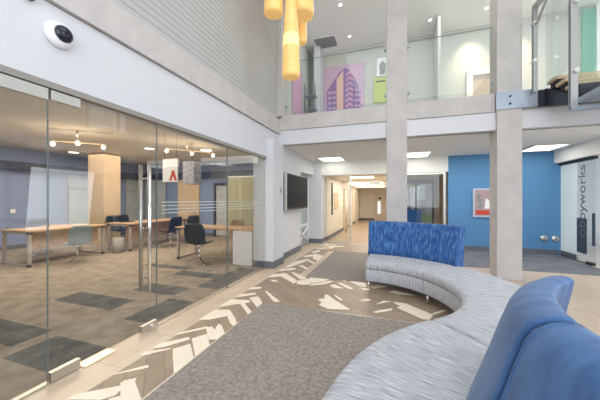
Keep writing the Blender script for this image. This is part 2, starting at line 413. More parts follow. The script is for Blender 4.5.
# floors
struct('floor', MB().box(-2.72, 8.6, -5, 9.3, -.1, 0), tanfl)
struct('floor', MB().box(-11.2, -2.72, -5, 9.8, -.1, 0), ocarpet)
struct('floor', MB().box(-2.9, 1.62, 9.3, 21.2, -.1, 0), hallfl)
struct('floor', MB().box(4.36, 8.6, 4.5, 12.2, -.1, .001), greyfl)
struct('floor', MB().box(1.3, 4.3, 7.0, 9.3, 0, .004), darkfl)
struct('floor', MB().box(-2.26, -1.76, -4, 8.1, 0, .003).box(-1.76, 1.6, 3.58, 5.06, 0, .003).box(-1.76, 1.2, 7.9, 9.2, 0, .003), brownfl)
INLAY = [
 [(-2.31,1.67),(-2.24,1.75),(-2.1,1.91),(-2.06,1.88),(-2.27,1.7)],
 [(-2.3,2.0),(-2.28,2.1),(-2.22,2.04)],
 [(-2.32,1.38),(-2.31,1.44),(-2.07,1.63),(-2.03,1.6),(-2.01,1.53),(-2.07,1.46)],
 [(-2.11,1.68),(-2.04,1.73),(-1.99,1.68),(-1.78,1.56),(-1.79,1.49),(-1.84,1.42)],
 [(-2.3,2.0),(-2.31,2.07),(-2.12,2.2),(-2.11,2.18),(-2.28,2.0)],
 [(-2.29,2.13),(-2.3,2.23),(-2.1,2.44),(-2.06,2.4),(-2.2,2.19)],
 [(-2.09,2.19),(-1.99,2.33),(-1.78,2.13),(-1.78,1.88)],
 [(-2.05,2.42),(-1.96,2.56),(-1.77,2.36),(-1.77,2.14)],
 [(-2.11,1.65),(-2.04,1.74),(-2.01,1.7),(-1.78,1.56),(-1.93,1.51)],
 [(-2.3,2.41),(-2.27,2.49),(-2.07,2.72),(-2.04,2.68),(-2.24,2.46)],
 [(-2.07,2.68),(-2.02,2.73),(-1.94,2.67),(-1.99,2.81),(-1.94,2.8),(-1.78,2.64),(-1.77,2.5),(-1.86,2.46)],
 [(-2.29,2.83),(-2.29,3.16),(-2.12,3.21),(-2.02,3.03),(-2.17,2.87)],
 [(-2.14,3.17),(-2.08,3.21),(-1.77,2.89),(-1.76,2.8),(-1.85,2.86)],
 [(-2.29,3.27),(-2.28,3.51),(-2.16,3.59),(-2.09,3.47),(-2.26,3.28)],
 [(-2.31,3.3),(-2.3,3.57),(-2.02,3.62),(-1.97,3.55),(-2.08,3.45)],
 [(-2.07,3.71),(-1.97,3.81),(-1.76,3.56),(-1.76,3.39),(-1.96,3.6)],
 [(-2.09,3.47),(-2.04,3.51),(-1.77,3.25),(-1.75,3.13)],
 [(-2.15,3.21),(-2.09,3.22),(-1.85,2.98),(-1.85,2.89),(-2.02,3.04)],
 [(-2.3,3.7),(-2.26,3.81),(-2.08,3.95),(-2.05,3.88),(-2.23,3.7)],
 [(-2.28,4.03),(-2.27,4.19),(-2.12,4.24),(-2.11,4.15)],
 [(-1.98,4.07),(-1.94,4.07),(-1.56,3.71),(-1.64,3.68),(-1.71,3.75)],
 [(-2.29,4.8),(-2.27,5.04),(-2.06,5.21),(-2.06,4.95)],
 [(-2.06,4.95),(-2.05,5.19),(-1.66,4.78),(-1.66,4.59)],
 [(-1.66,4.78),(-1.6,4.86),(-1.48,4.99),(-1.38,4.65),(-1.49,4.58),(-1.62,4.6)],
 [(-1.98,5.29),(-1.92,5.31),(-1.58,5.04),(-1.55,4.95),(-1.64,4.88)],
 [(-2.29,5.27),(-2.27,5.5),(-2.01,5.68),(-1.98,5.53)],
 [(-2.26,5.61),(-2.25,6.21),(-2.1,6.55),(-1.98,6.42),(-2.15,5.68)],
 [(-2.11,6.59),(-2.02,6.62),(-1.74,6.27),(-1.75,6.16)],
 [(-2.04,5.91),(-1.96,5.97),(-1.73,5.72),(-1.76,5.62)],
 [(-2.17,4.67),(-2.04,4.68),(-1.98,4.6),(-2.07,4.59)],
 [(-2.23,6.94),(-2.04,7.17),(-1.96,6.99),(-2.16,6.83)],
 [(-2.25,6.93),(-2.11,7.22),(-2.01,7.07),(-2.15,6.79)],
 [(-2.07,7.23),(-2.01,7.36),(-1.73,7.11),(-1.72,6.5),(-1.9,6.68)],
 [(-2.21,7.56),(-2.05,7.95),(-1.98,7.68),(-2.11,7.41)],
 [(-2.23,8.16),(-1.98,8.33),(-1.94,8.16),(-2.17,8.05)],
 [(-1.97,8.53),(-1.85,8.77),(-1.48,8.89),(-1.46,8.74),(-1.72,8.58),(-1.74,8.23)],
 [(-2.21,8.86),(-2.04,9.14),(-1.95,8.9),(-2.1,8.69)],
 [(-1.5,5.06),(-1.38,5.13),(-1.11,5.1),(-1.17,4.91),(-1.4,4.7)],
 [(-1.38,4.65),(-1.09,4.97),(-1.02,4.96),(-1.13,4.73),(-1.36,4.59)],
 [(-1.04,4.7),(-0.97,4.79),(-0.77,4.61),(-0.93,4.58)],
 [(-0.95,4.89),(-0.87,4.91),(-0.61,4.65),(-0.68,4.6)],
 [(-0.95,5.12),(-0.9,5.15),(-0.78,5.02),(-0.81,5.0)],
 [(-0.79,5.1),(-0.71,5.16),(-0.45,5.05),(-0.42,4.8),(-0.53,4.82)],
 [(-1.06,3.99),(-0.97,4.06),(-1.01,4.21),(-0.96,4.23),(-0.85,4.08),(-0.54,3.75),(-0.83,3.68),(-0.99,3.78),(-0.97,3.87)],
 [(-0.87,4.23),(-0.84,4.25),(-0.7,4.09),(-0.72,4.04)],
 [(-0.45,4.13),(-0.37,4.24),(-0.31,4.24),(-0.31,4.17)],
 [(-0.52,4.74),(-0.35,4.74),(-0.35,4.66),(-0.44,4.63)],
 [(-0.24,3.77),(-0.13,3.88),(0.01,3.98),(-0.01,3.9),(-0.2,3.75)],
 [(0.01,4.23),(0.19,4.23),(0.51,3.92),(0.44,3.74),(0.36,3.74),(0.06,4.03),(0.11,4.09)],
 [(-0.22,4.05),(-0.12,4.24),(-0.01,4.25),(-0.12,4.15)],
 [(0.5,3.97),(0.64,4.12),(0.7,4.14),(0.53,3.94)],
 [(-0.04,4.68),(0.03,4.79),(0.34,4.63),(0.08,4.61)],
 [(-0.36,4.86),(-0.24,4.96),(-0.09,4.95),(-0.3,4.74)],
]
ib = MB()
for i, p in enumerate(INLAY): ib.prism([(x, y, .0031) for x, y in p], (0, 0, .0012 + .00004 * i))
yy = -1.0
while yy < 1.3:      # the same chevrons run on beside and behind the camera
    ib.prism([(-2.26, yy, .0031), (-2.04, yy + .22, .0031), (-2.04, yy + .16, .0031), (-2.2, yy, .0031)], (0, 0, .0018))
    ib.prism([(-2.02, yy + .25, .0031), (-1.93, yy + .33, .0031), (-1.77, yy + .16, .0031), (-1.77, yy - .03, .0031)], (0, 0, .0018))
    yy += .28
t = struct('trim_1', ib, inlaym); t['label'] = 'cream herringbone tiles inlaid in the brown floor band'
struct('trim_2', MB().box(-1.78, -1.765, -3, 3.6, .003, .008).box(-1.78, 1.2, 3.58, 3.595, .003, .008), alu)
dk = MB()
for (x0, x1, y0, y1) in ((-5.2, -3.7, 1.7, 2.06), (-3.5, -2.75, 1.55, 2.0), (-4.8, -3.65, 2.7, 3.08), (-4.1, -3.25, 3.42, 3.8), (-3.2, -2.75, 2.55, 3.3), (-3.2, -2.75, 3.9, 5.3),
                         (-4.2, -3.2, 4.4, 4.7), (-5.4, -4.2, 4.75, 5.0)):
    dk.box(x0, x1, y0, y1, 0, .004)
struct('floor', dk, odark)
bump_cl = single('carpet', MB().box(-1.765, 1.9, -3, 3.58, 0, .007), carpet, 'large mottled grey carpet inset nearest the camera beside the glass doors', 'carpet')
single('carpet', MB().box(-1.6, 1.25, 5.06, 7.9, .0, .007), carpet, 'smaller grey carpet beyond the cream herringbone band', 'carpet')

# ceilings
struct('ceiling', MB().box(-2.9, 8.6, -5, 9.2, H2, H2 + .1), white2)
struct('ceiling', MB().box(-2.7, 8.6, 6.3, 9.35, H1, H1 + .1), white2)
struct('ceiling', MB().box(-11.2, -2.75, -5, 9.8, OC, OC + .1), white2)
struct('ceiling', MB().box(-2.9, 1.62, 9.5, 21.2, 2.42, 2.5), cream)
struct('ceiling', MB().box(4.3, 8.6, 4.5, 12.2, 2.95, 3.05), white2)
# upper storey floor
struct('floor', MB().box(-2.7, 8.6, 6.45, 9.2, 3.18, 3.5), white2)

# left wall above the glass: white band, concrete beam, lapped siding
struct('wall_left', MB().box(-2.95, -2.62, -5, 5.47, 2.46, 3.09), white)
struct('trim_3', MB().box(-2.95, -2.58, -5, 6.15, 3.10, 3.44), concrete)
sd = MB(); z = 3.44; n = 0
while z < H2:
    z1 = min(z + .082, H2)
    sd.prism([(-2.95, -5, z), (-2.600, -5, z), (-2.600 , -5, z + .066), (-2.606, -5, z + .068), (-2.606, -5, z1), (-2.95, -5, z1)], (0, 11.0, 0))
    z = z1
struct('wall_left', sd, siding)
struct('wall_left', MB().box(-2.95, -2.62, 5.47, 6.2, 2.8, 3.09), white)
# corner pilaster, white below and concrete above
struct('wall_left', MB().box(-2.95, -2.46, 5.47, 6.05, 0, 2.84), white)
struct('trim_4', MB().box(-2.95, -2.5, 6.0, 6.4, 3.5, H2), concrete)
struct('baseboard_left', MB().box(-2.96, -2.445, 5.455, 6.06, 0, .15), skirt)
# television wall, recess, passage pilaster
struct('wall_left', MB().box(-2.95, -2.6, 6.05, 7.78, 0, H1), white)
struct('wall_left', MB().box(-2.95, -2.6, 7.78, 9.2, 2.36, H1), white)
struct('wall_left', MB().box(-3.0, -2.32, 9.2, 9.95, 0, H1), white)
struct('baseboard_left', MB().box(-2.6, -2.585, 6.06, 7.78, 0, .15), skirt)
struct('baseboard_left', MB().box(-3.0, -2.305, 9.185, 9.95, 0, .15), skirt)
# frosted side door in the recess, with a crossed bar at the bottom
dm = MB().box(-2.84, -2.80, 7.78, 9.2, 0, 2.36)
d1 = struct('door_1', dm, frost)
fr = MB().box(-2.86, -2.78, 7.78, 7.84, 0, 2.36).box(-2.86, -2.78, 9.14, 9.2, 0, 2.36).box(-2.86, -2.78, 7.84, 9.14, .62, .70)
fr.bar((-2.77, 7.9, .1), (-2.77, 9.1, .6), .04, .05).bar((-2.77, 7.9, .6), (-2.77, 9.1, .1), .04, .05)
obj('door_frame', fr, whitepl, d1)

# mezzanine edge: white downstand and concrete beam
struct('wall_back', MB().box(-2.7, 8.6, 6.15, 6.35, H1, 3.18), white)
struct('trim_5', MB().box(-2.62, 1.86, 6.12, 6.45, 3.185, 3.53), concrete)
struct('trim_5', MB().box(1.86, 8.6, 6.16, 6.45, 3.185, 3.53), concrete)
# columns
for i, (x0, x1, y0, y1) in enumerate(((-.115, .30, 6.11, 6.5), (1.88, 2.28, 6.08, 6.5))):
    struct('trim_%d' % (6 + i), MB().box(x0, x1, y0, y1, 0, H2, 0, .012), concrete)

# passage below the mezzanine: far wall line
Y9 = 9.3
struct('wall_back', MB().box(-2.35, 1.62, Y9, 9.5, 2.36, H1), white2)
struct('wall_back', MB().box(1.62, 4.36, Y9, 9.5, 0, H1), bluewall)
struct('wall_back', MB().box(-2.8, 4.5, 8.9, 9.05, 3.5, H2), upperwall)
struct('baseboard_back', MB().box(1.6, 4.3, Y9 - .02, Y9, 0, .14), skirt)
# dropped bulkhead over the glass side room
struct('wall_right', MB().box(4.2, 4.5, 7.3, 9.3, 2.50, H1), white2)
struct('ceiling', MB().box(4.45, 8.6, 6.35, 9.3, 2.80, 2.83), white2)

# corridor beyond
struct('wall_left', MB().box(-2.6, -2.3, 9.95, 21.0, 0, 2.42), cream)
struct('wall_back', MB().box(-2.6, 1.0, 21.0, 21.2, 0, 2.42), cream)
struct('wall_right', MB().box(.25, .35, 10.6, 21.0, 0, 2.42), cream)
struct('baseboard_left', MB().box(-2.3, -2.28, 9.95, 21.0, 0, .14), skirt)
struct('baseboard_back', MB().box(-2.3, .25, 20.98, 21.0, 0, .14), skirt)
struct('trim_8', MB().box(-2.3, .25, 13.2, 13.35, 2.18, 2.42), cream)
struct('trim_8', MB().box(-2.3, .25, 16.6, 16.75, 2.22, 2.42), cream)
# corridor doors
dn = 2
for y0, w, m in ((13.6, .9, whitepl), (15.4, .9, whitepl), (18.2, .9, whitepl)):
    d = struct('door_%d' % dn, MB().box(-2.3, -2.26, y0, y0 + w, 0, 2.05), m); dn += 1
    obj('door_frame', MB().box(-2.3, -2.22, y0 - .07, y0, 0, 2.12).box(-2.3, -2.22, y0 + w, y0 + w + .07, 0, 2.12).box(-2.3, -2.22, y0, y0 + w, 2.05, 2.12), beige, d)
    obj('door_glass', MB().box(-2.27, -2.25, y0 + .15, y0 + .35, .9, 1.85), shade, d)
d = struct('door_%d' % dn, MB().box(-1.25, -.35, 20.92, 21.0, 0, 2.05).box(-.3, .2, 20.92, 21.0, 0, 2.05), mat('pale_door', (.72, .64, .52), .5)); dn += 1
obj('door_glass', MB().box(-1.0, -.8, 20.9, 20.93, .5, 1.4).box(-.15, .1, 20.9, 20.93, .5, 1.4), mat('lit_door_pane', (.9, .95, 1), .3, emit=(.9, .95, 1), estr=1.0), d)
# glazed screen below the far lintel
wd = struct('window_1', MB().box(-2.3, -1.35, 9.4, 9.412, .05, 2.36), glass)
obj('window_frame', MB().box(-1.37, -1.33, 9.38, 9.43, 0, 2.36).box(-2.3, -1.37, 9.38, 9.43, 0, .05), alu, wd)
wd = struct('window_2', MB().box(.35, 1.55, 9.4, 9.412, .05, 2.32), glass)
obj('window_frame', MB().box(.31, .37, 9.36, 9.45, 0, 2.36).box(1.5, 1.56, 9.36, 9.45, 0, 2.36).box(.37, 1.5, 9.36, 9.45, 2.3, 2.36).box(.37, 1.5, 9.38, 9.43, 0, .06), alu, wd)
# vestibule behind it: outer window with frames and a timber door frame
struct('wall_right', MB().box(2.3, 2.4, 9.5, 13.6, 0, 2.9), beige)
struct('ceiling', MB().box(.35, 2.4, 9.5, 13.6, 2.5, 2.6), white2)
struct('floor', MB().box(1.62, 2.4, 9.5, 13.6, -.1, 0), greyfl)
wf = MB()
for x in (.42, 1.0, 1.7): wf.box(x, x + .08, 13.5, 13.6, 0, 2.5)
wf.box(.4, 1.75, 13.5, 13.6, 2.25, 2.5).box(.4, 1.75, 13.5, 13.6, .35, .43)
wd = struct('window_3', MB().box(.4, 1.78, 13.55, 13.56, 0, 2.5), glass)
obj('window_frame', wf, blackpl, wd)
struct('trim_9', MB().box(1.78, 1.95, 11.0, 11.3, 0, 2.5).box(2.1, 2.2, 10.2, 10.4, 0, 2.5), beige)
struct('trim_9', MB().box(1.78, 2.3, 13.5, 13.6, 0, 2.5), beige)

# office shell
struct('wall_left', MB().box(-11.2, -11, -5, 9.8, 0, OC), officeblue)
struct('trim_10', MB().box(-11, -10.72, -2, 9.6, 2.42, 2.66), navy)
struct('wall_back', MB().box(-11, -2.95, 9.6, 9.8, 0, OC), officeblue)
struct('trim_11', MB().box(-11, -4.0, 9.4, 9.6, 2.42, 2.66), navy)
struct('baseboard_left', MB().box(-11, -10.98, -2, 9.6, 0, .12), skirt)
struct('baseboard_back', MB().box(-11, -2.95, 9.58, 9.6, 0, .12), skirt)
struct('wall_right', MB().box(-3.1, -2.95, 6.42, 9.6, 0, OC), officeblue)
struct('wall_front', MB().box(-11.2, -2.95, -5.2, -5, 0, OC), officeblue)
struct('trim_12', MB().box(-9.95, -9.2, 6.6, 7.2, 0, OC), beige, label='tan timber-clad office column')
# office windows with pale roller shades
for i, (a, b) in enumerate(((6.62, 7.6), (8.85, 9.5))):
    w_ = struct('window_%d' % (4 + i), MB().box(-10.99, -10.97, a, b, .35, 2.4), shade)
    obj('window_frame', MB().box(-11, -10.95, a - .05, a, .3, 2.42).box(-11, -10.95, b, b + .05, .3, 2.42).box(-11, -10.95, a, b, 1.9, 1.94).box(-11, -10.95, a, b, .3, .35), alu, w_)
w_ = struct('window_6', MB().box(-10.6, -9.5, 9.57, 9.59, .35, 2.4), shade)
obj('window_frame', MB().box(-10.65, -10.6, 9.55, 9.6, .3, 2.42).box(-9.5, -9.45, 9.55, 9.6, .3, 2.42).box(-10.08, -10.03, 9.55, 9.6, .35, 2.4), alu, w_)
# tan door in the office back wall and a mirror-like glazed door
d = struct('door_%d' % dn, MB().box(-8.8, -7.7, 9.52, 9.6, 0, 2.36), beige); dn += 1
obj('door_handle', MB().cyl((-7.85, 9.44, 1.0), (-7.85, 9.52, 1.0), .02).box(-7.97, -7.83, 9.42, 9.45, .985, 1.015), alu, d)
d = struct('door_%d' % dn, MB().box(-6.86, -6.24, 9.55, 9.59, .05, 2.1), shade); dn += 1
obj('door_frame', MB().box(-6.96, -6.86, 9.5, 9.6, 0, 2.2).box(-6.24, -6.14, 9.5, 9.6, 0, 2.2).box(-6.86, -6.24, 9.5, 9.6, 2.1, 2.2), navy, d)

# the lobby's other sides (behind and beside the camera): window walls
def window_wall(axis, c, a0, a1, z0, z1, n):
    f = MB(); st = (a1 - a0) / n
    for i in range(n + 1):
        a = a0 + i * st
        f.box(*((a - .05, a + .05, c - .05, c + .05) if axis == 'Y' else (c - .05, c + .05, a - .05, a + .05)), z0, z1)
    for zz in (z0, (z0 + z1) / 2, z1):
        f.box(*((a0, a1, c - .04, c + .04) if axis == 'Y' else (c - .04, c + .04, a0, a1)), zz - .04, zz + .04)
    return f
struct('wall_front', MB().box(-2.95, 8.6, -5.2, -5, 0, .5).box(-2.95, 8.6, -5.2, -5, 6.2, H2), white)
w_ = struct('window_7', MB().box(-2.9, 8.5, -5.06, -5.05, .5, 6.2), glass)
obj('window_frame', window_wall('Y', -5.06, -2.85, 8.45, .54, 6.16, 6), alu, w_)
struct('wall_right', MB().box(8.5, 8.7, -5, 12.2, 0, .3).box(8.5, 8.7, -5, 6.3, 6.2, H2).box(8.5, 8.7, 6.3, 12.2, 2.5, H2), white)
w_ = struct('window_8', MB().box(8.55, 8.56, -5, 6.3, .3, 6.2).box(8.55, 8.56, 6.3, 12.2, .3, 2.5), glass)
obj('window_frame', window_wall('X', 8.56, -5, 6.3, .3, 6.2, 6), alu, w_)
struct('wall_back', MB().box(4.36, 8.7, 12.1, 12.2, 0, 2.95), white)
struct('wall_right', MB().box(4.3, 4.36, 9.5, 12.2, 0, 2.84), white)
# upper storey: left return wall and far right tall window
struct('wall_left', MB().box(-2.95, -2.6, 6.35, 9.0, 3.5, H2), upperwall)
struct('wall_back', MB().box(-2.35, -2.15, 8.35, 8.9, 3.5, H2), white)
w_ = struct('window_9', MB().box(4.56, 4.82, 8.80, 8.83, 3.6, 6.3), mint)
w2 = struct('window_10', MB().box(4.95, 8.4, 8.86, 8.89, 3.6, 6.3), mat('bright_window', (.9, .95, 1), .3, emit=(.95, .98, 1), estr=1.3))
obj('window_frame', MB().box(4.83, 4.95, 8.8, 8.9, 3.5, 6.4).box(4.95, 8.4, 8.8, 8.9, 3.5, 3.6), whitepl, w2)
struct('wall_back', MB().box(4.5, 8.6, 8.9, 9.05, 3.5, H2), upperwall)

# ================================================================== OUTSIDE (seen through the far window)
struct('ground', MB().box(-14, 26, 13.8, 46, -.4, -.15), grass)
single('brick_building', MB().box(-4, 12, 34, 40, -.2, 7, 0).box(0, 1.2, 33.9, 34, 1.5, 3.2, 1).box(2.4, 3.6, 33.9, 34, 1.5, 3.2, 1), [brick, shade], 'brick building outside the far vestibule window', 'building')
tr = thing('tree', (1.3, 24, -.15), 'leafy tree outside the far vestibule window', 'tree')
obj('trunk', MB().cyl((1.3, 24, -.15), (1.35, 24, 2.2), .16, .1, 10), bark, tr)
fo = MB()
for k in range(16):
    c = (1.3 + random.uniform(-1.2, 1.2), 24 + random.uniform(-.9, .9), 3.0 + random.uniform(-.8, 1.2))
    bmesh.ops.create_icosphere(fo.bm, subdivisions=2, radius=random.uniform(.4, .7), matrix=Matrix.Translation(c))
for v in fo.bm.verts: v.co += Vector((random.uniform(-.1, .1), random.uniform(-.1, .1), random.uniform(-.1, .1)))
obj('foliage', fo, leaf, tr)

grill2 = mat('bin_grey', (.42, .40, .37), .6)
# ================================================================== OFFICE GLASS FRONT
GX = -2.65
HT = 2.40
def pane(name, y0, y1, z0, z1, label, cat='glass panel'):
    t = thing(name, (GX, (y0 + y1) / 2, 0), label, cat)
    obj('glass_pane', MB().box(GX - .005, GX + .005, y0, y1, z0, z1), glass, t)
    return t
hd = single('header_rail', MB().box(GX - .05, GX + .03, -3, 5.47, HT + .01, 2.46), mat('shaded_rail', (.30, .28, .26), .5), 'slim aluminium rail along the top of the office glass', 'rail')  # rail colour darkened to paint in the shadow line below the white band
p1 = pane('glass_screen', -1.0, 1.445, .02, HT, 'frameless glass panel at the left edge, left of the glass door')
obj('top_rail', MB().box(GX - .02, GX + .02, -1.0, 1.44, HT - .09, HT), alu, p1)
obj('floor_channel', MB().box(GX - .02, GX + .02, -1.0, 1.44, 0, .02), alu, p1)
obj('glass_edge', MB().box(GX - .007, GX + .006, 1.444, 1.449, .02, HT), edgeg, p1)
dr = pane('glass_door', 1.455, 2.53, .02, HT - .005, 'frameless glass door with tall vertical pull handle', 'door')
obj('top_patch', MB().box(GX - .022, GX + .022, 1.457, 1.68, HT - .08, HT - .005), alu, dr)
obj('bottom_patch', MB().box(GX - .022, GX + .022, 1.457, 1.68, .012, .09), alu, dr, 'brushed pivot fitting at the foot of the door')
lk = obj('lock_patch', MB().box(GX - .022, GX + .022, 2.31, 2.52, .02, .09), alu, dr)
obj('lock_knob', MB().cyl((GX + .02, 2.44, .055), (GX + .045, 2.44, .055), .018), chrome, lk)
obj('glass_edge', MB().box(GX - .007, GX + .006, 2.528, 2.534, .02, HT), edgeg, dr)
for sx, yy in ((1, 2.37), (-1, 2.37)):
    x = GX + sx * .065
    h = obj('pull_handle', MB().cyl((x, yy, .47), (x, yy, 1.90), .019, n=12), chrome if sx > 0 else alu, dr)
    for zz in (.62, 1.18, 1.74):
        obj('standoff', MB().cyl((GX + sx * .006, yy, zz), (x, yy, zz), .010, n=10), chrome, h)
cl = single('floor_closer', MB().box(GX - .06, GX + .06, 1.69, 1.98, 0, .012), mat('brass_plate', (.88, .80, .62), .3, .9), 'bright rectangular floor closer plate beside the glass door pivot', 'door hardware')
p3 = pane('glass_screen', 2.545, 3.99, .01, HT, 'glass panel right of the door handle, with white horizontal stripes')
st = MB()
for zz in (1.47, 1.425, 1.38, 1.335): st.box(GX + .0055, GX + .0065, 2.6, 3.97, zz, zz + .009)
obj('stripe_film', st, frost, p3)
p4 = pane('glass_screen', 4.005, 5.46, .01, HT, 'narrowest-looking glass panel next to the white pilaster')
st = MB()
for zz in (1.47, 1.425, 1.38, 1.335): st.box(GX + .0055, GX + .0065, 4.02, 5.4, zz, zz + .009)
obj('stripe_film', st, frost, p4)
for p, yy in ((p3, 3.99), (p4, 4.005)): obj('glass_edge', MB().box(GX - .007, GX + .007, yy - .003, yy + .003, .01, HT), edgeg, p)
for p, a, b in ((p3, 2.55, 3.99), (p4, 4.01, 5.46)): obj('floor_channel', MB().box(GX - .012, GX + .012, a, b, 0, .012), alu, p)

# round security camera on the white band
sc = thing('security_camera', (-2.62, 1.50, 2.86), 'white dome security camera with a dark lens on the white wall band', 'camera')
obj('dome_base', MB().lathe((-2.62, 1.50, 2.86), [(.10, 0), (.105, .02), (.095, .045), (.07, .06)], 28, axis='X'), whitepl, sc)
obj('dome_lens', MB().lathe((-2.56, 1.51, 2.865), [(.068, 0), (.062, .015), (.045, .032), (.018, .042)], 24, axis='X'), mat('smoked_lens', (.01, .012, .03), .05), sc)
# small black sensor at the top left corner
single('wall_sensor', MB().box(-2.62, -2.58, 1.27, 1.33, 3.02, 3.06, 0, .006), blackpl, 'small dark sensor at the top left corner of the white band', 'sensor')
single('wall_switch', MB().box(-2.47, -2.455, 5.85, 5.93, 1.66, 1.80, 0, .004), mat('grey_switch', (.28, .29, .30), .4), 'small grey wall control on the pilaster left of the television', 'switch')

# ================================================================== TELEVISION
tv = thing('television', (-2.5, 7.0, 1.26), 'black flat screen television on the white wall', 'television')
obj('bracket', MB().box(-2.598, -2.46, 6.8, 7.2, 1.55, 1.85), darksteel, tv)
obj('case', MB().box(-2.46, -2.40, 6.12, 7.85, 1.26, 2.16, 0, .008), blackpl, tv)
obj('screen', MB().box(-2.4005, -2.397, 6.15, 7.82, 1.30, 2.13), screen, tv)
obj('side_trim', MB().box(-2.47, -2.39, 6.105, 6.12, 1.25, 2.17), alu, tv, 'silver edge of the television')

# ================================================================== CURVED SOFA
CA = (-.42, 3.53); CC = (1.57, 1.155)
STEP = math.radians(46.67)
sofa = thing('curved_sofa', (.5, 3.3, 0), 'long S-shaped modular sofa with streaked grey seats and tall blue backrests', 'sofa')
def seat_prof(ri, ro):
    return [(ri + .03, .335), (ro - .03, .335), (ro, .36), (ro, .42), (ro - .02, .452), (ro - .06, .466), (ro - .2, .472), (ri + .2, .472), (ri + .06, .466), (ri + .02, .452), (ri, .42), (ri, .36)]
def base_prof(ri, ro):
    return [(ri + .012, .14), (ro - .012, .14), (ro - .008, .16), (ro - .008, .32), (ro - .02, .335), (ri + .02, .335), (ri + .008, .32), (ri + .008, .16)]
def dense(p, k=4):
    return [(p[i][0] + (p[(i + 1) % len(p)][0] - p[i][0]) * j / k, p[i][1] + (p[(i + 1) % len(p)][1] - p[i][1]) * j / k) for i in range(len(p)) for j in range(k)]
A90 = math.pi / 2
mods = [(CA, A90, A90 - STEP, 1.15, 1.98), (CA, A90 - STEP, A90 - 2 * STEP, 1.15, 1.98), (CA, A90 - 2 * STEP, A90 - 3 * STEP, 1.15, 1.98),
        (CC, math.radians(130), math.radians(130) + STEP, 1.12, 1.95), (CC, math.radians(130) + STEP, math.radians(130) + 2 * STEP, 1.12, 1.95)]
for c, a0, a1, ri, ro in mods:
    g = .005 * (1 if a1 > a0 else -1)
    obj('seat_cushion', MB().sweep(c, seat_prof(ri, ro), a0 + g, a1 - g, 22, .022), seatfab, sofa)
    obj('seat_base', MB().sweep(c, base_prof(ri, ro), a0 + g / 2, a1 - g / 2, 22, .006), seatfab, sofa)
    for a, rr in ((a0, ri + .05), (a0, ro - .1)):
        s_ = .05 if a1 > a0 else -.05
        x, y = c[0] + rr * math.cos(a + s_ / rr), c[1] + rr * math.sin(a + s_ / rr)
        obj('leg', MB().cyl((x, y, .007), (x, y, .14), .013, .016, 12), chrome, sofa)
bpA = [(1.85, .44), (1.92, .75), (1.985, 1.03), (2.005, 1.062), (2.03, 1.08), (2.07, 1.086), (2.105, 1.072), (2.12, 1.04), (2.10, .8), (2.04, .14), (1.99, .14), (1.99, .44)]
obj('backrest', MB().sweep(CA, dense(bpA, 2), A90 + .008, A90 - STEP + .002, 30, .012), bluefab, sofa, 'far bright blue backrest facing the camera')
bpC = [(1.30, .44), (1.25, .60), (1.20, .75), (1.155, .90), (1.12, 1.0), (1.095, 1.04), (1.05, 1.07), (1.0, 1.083), (.965, 1.08), (.95, 1.065), (.965, .98), (1.04, .6), (1.07, .14), (1.12, .14), (1.12, .44)]
b0 = math.radians(130)
obj('backrest', MB().sweep(CC, dense(bpC, 2), b0 + .035, b0 + STEP - .004, 30, .014), velvet, sofa, 'blue velvet backrest curling away to a pointed far end')
obj('backrest', MB().sweep(CC, dense(bpC, 2), b0 + STEP + .006, b0 + 2 * STEP, 30, .04), velvet, sofa, 'blue velvet backrest nearest the camera')

# ================================================================== PENDANT LAMPS
def pendant(x, y, zb, h, r, label, hot):
    t = thing('pendant_lamp', (x, y, zb), label, 'lamp', 'amber glass pendants in the cluster')
    prof = [(r * .8, zb + .004), (r * .97, zb + .02), (r, zb + .08), (r * .93, zb + h * .35), (r * .72, zb + h * .7), (r * .55, zb + h)]
    prof = [(a, b - zb) for a, b in prof]
    obj('glass_shade', MB().lathe((x, y, zb), prof, 28), amber, t)
    obj('bulb_glow', MB().lathe((x, y, zb + h * .42), [(r * .3, -h * .12), (r * .93 + .003, -h * .07), (r * .9, 0), (r * .84, h * .08), (r * .3, h * .1)], 24), amberhot, t) if hot else None
    obj('cap', MB().cyl((x, y, zb + h), (x, y, zb + h + .06), r * .56, r * .4, 20), alu, t)
    obj('cord', MB().cyl((x, y, zb + h + .06), (x, y, H2), .006, n=8), black, t)
    l = bpy.data.lights.new('pendant_bulb', 'POINT'); l.energy = 2; l.color = (1, .7, .35); l.shadow_soft_size = .05
    return t
pendant(-1.61, 4.3, 3.55, 1.45, .150, 'lowest and longest amber glass pendant in the cluster', True)
pendant(-1.93, 4.3, 4.68, 1.1, .165, 'amber glass pendant on the left of the cluster', False)
pendant(-1.56, 4.72, 4.84, 1.1, .225, 'widest amber glass pendant on the right of the cluster', False)
pendant(-1.70, 5.15, 4.60, 1.2, .105, 'slim amber glass pendant behind the lowest one', False)

# ================================================================== MEZZANINE BALUSTRADE, PICTURES, LIGHTS
def balus(x0, x1, label):
    t = thing('glass_balustrade', ((x0 + x1) / 2, 6.3, 3.53), label, 'balustrade')
    obj('glass_pane', MB().box(x0, x1, 6.30, 6.312, 3.53, 4.9), glass2, t)
    obj('top_edge', MB().box(x0, x1, 6.298, 6.314, 4.897, 4.903), edgeg, t)
    for x in (x0 + .01, x1 - .03):
        for z in (3.8, 4.80): obj('clip', MB().cyl((x, 6.27, z), (x, 6.34, z), .028, n=12), steel, t)
balus(-2.5, -.11, 'glass balustrade left of the middle concrete column')
balus(.32, 1.92, 'glass balustrade between the two concrete columns')

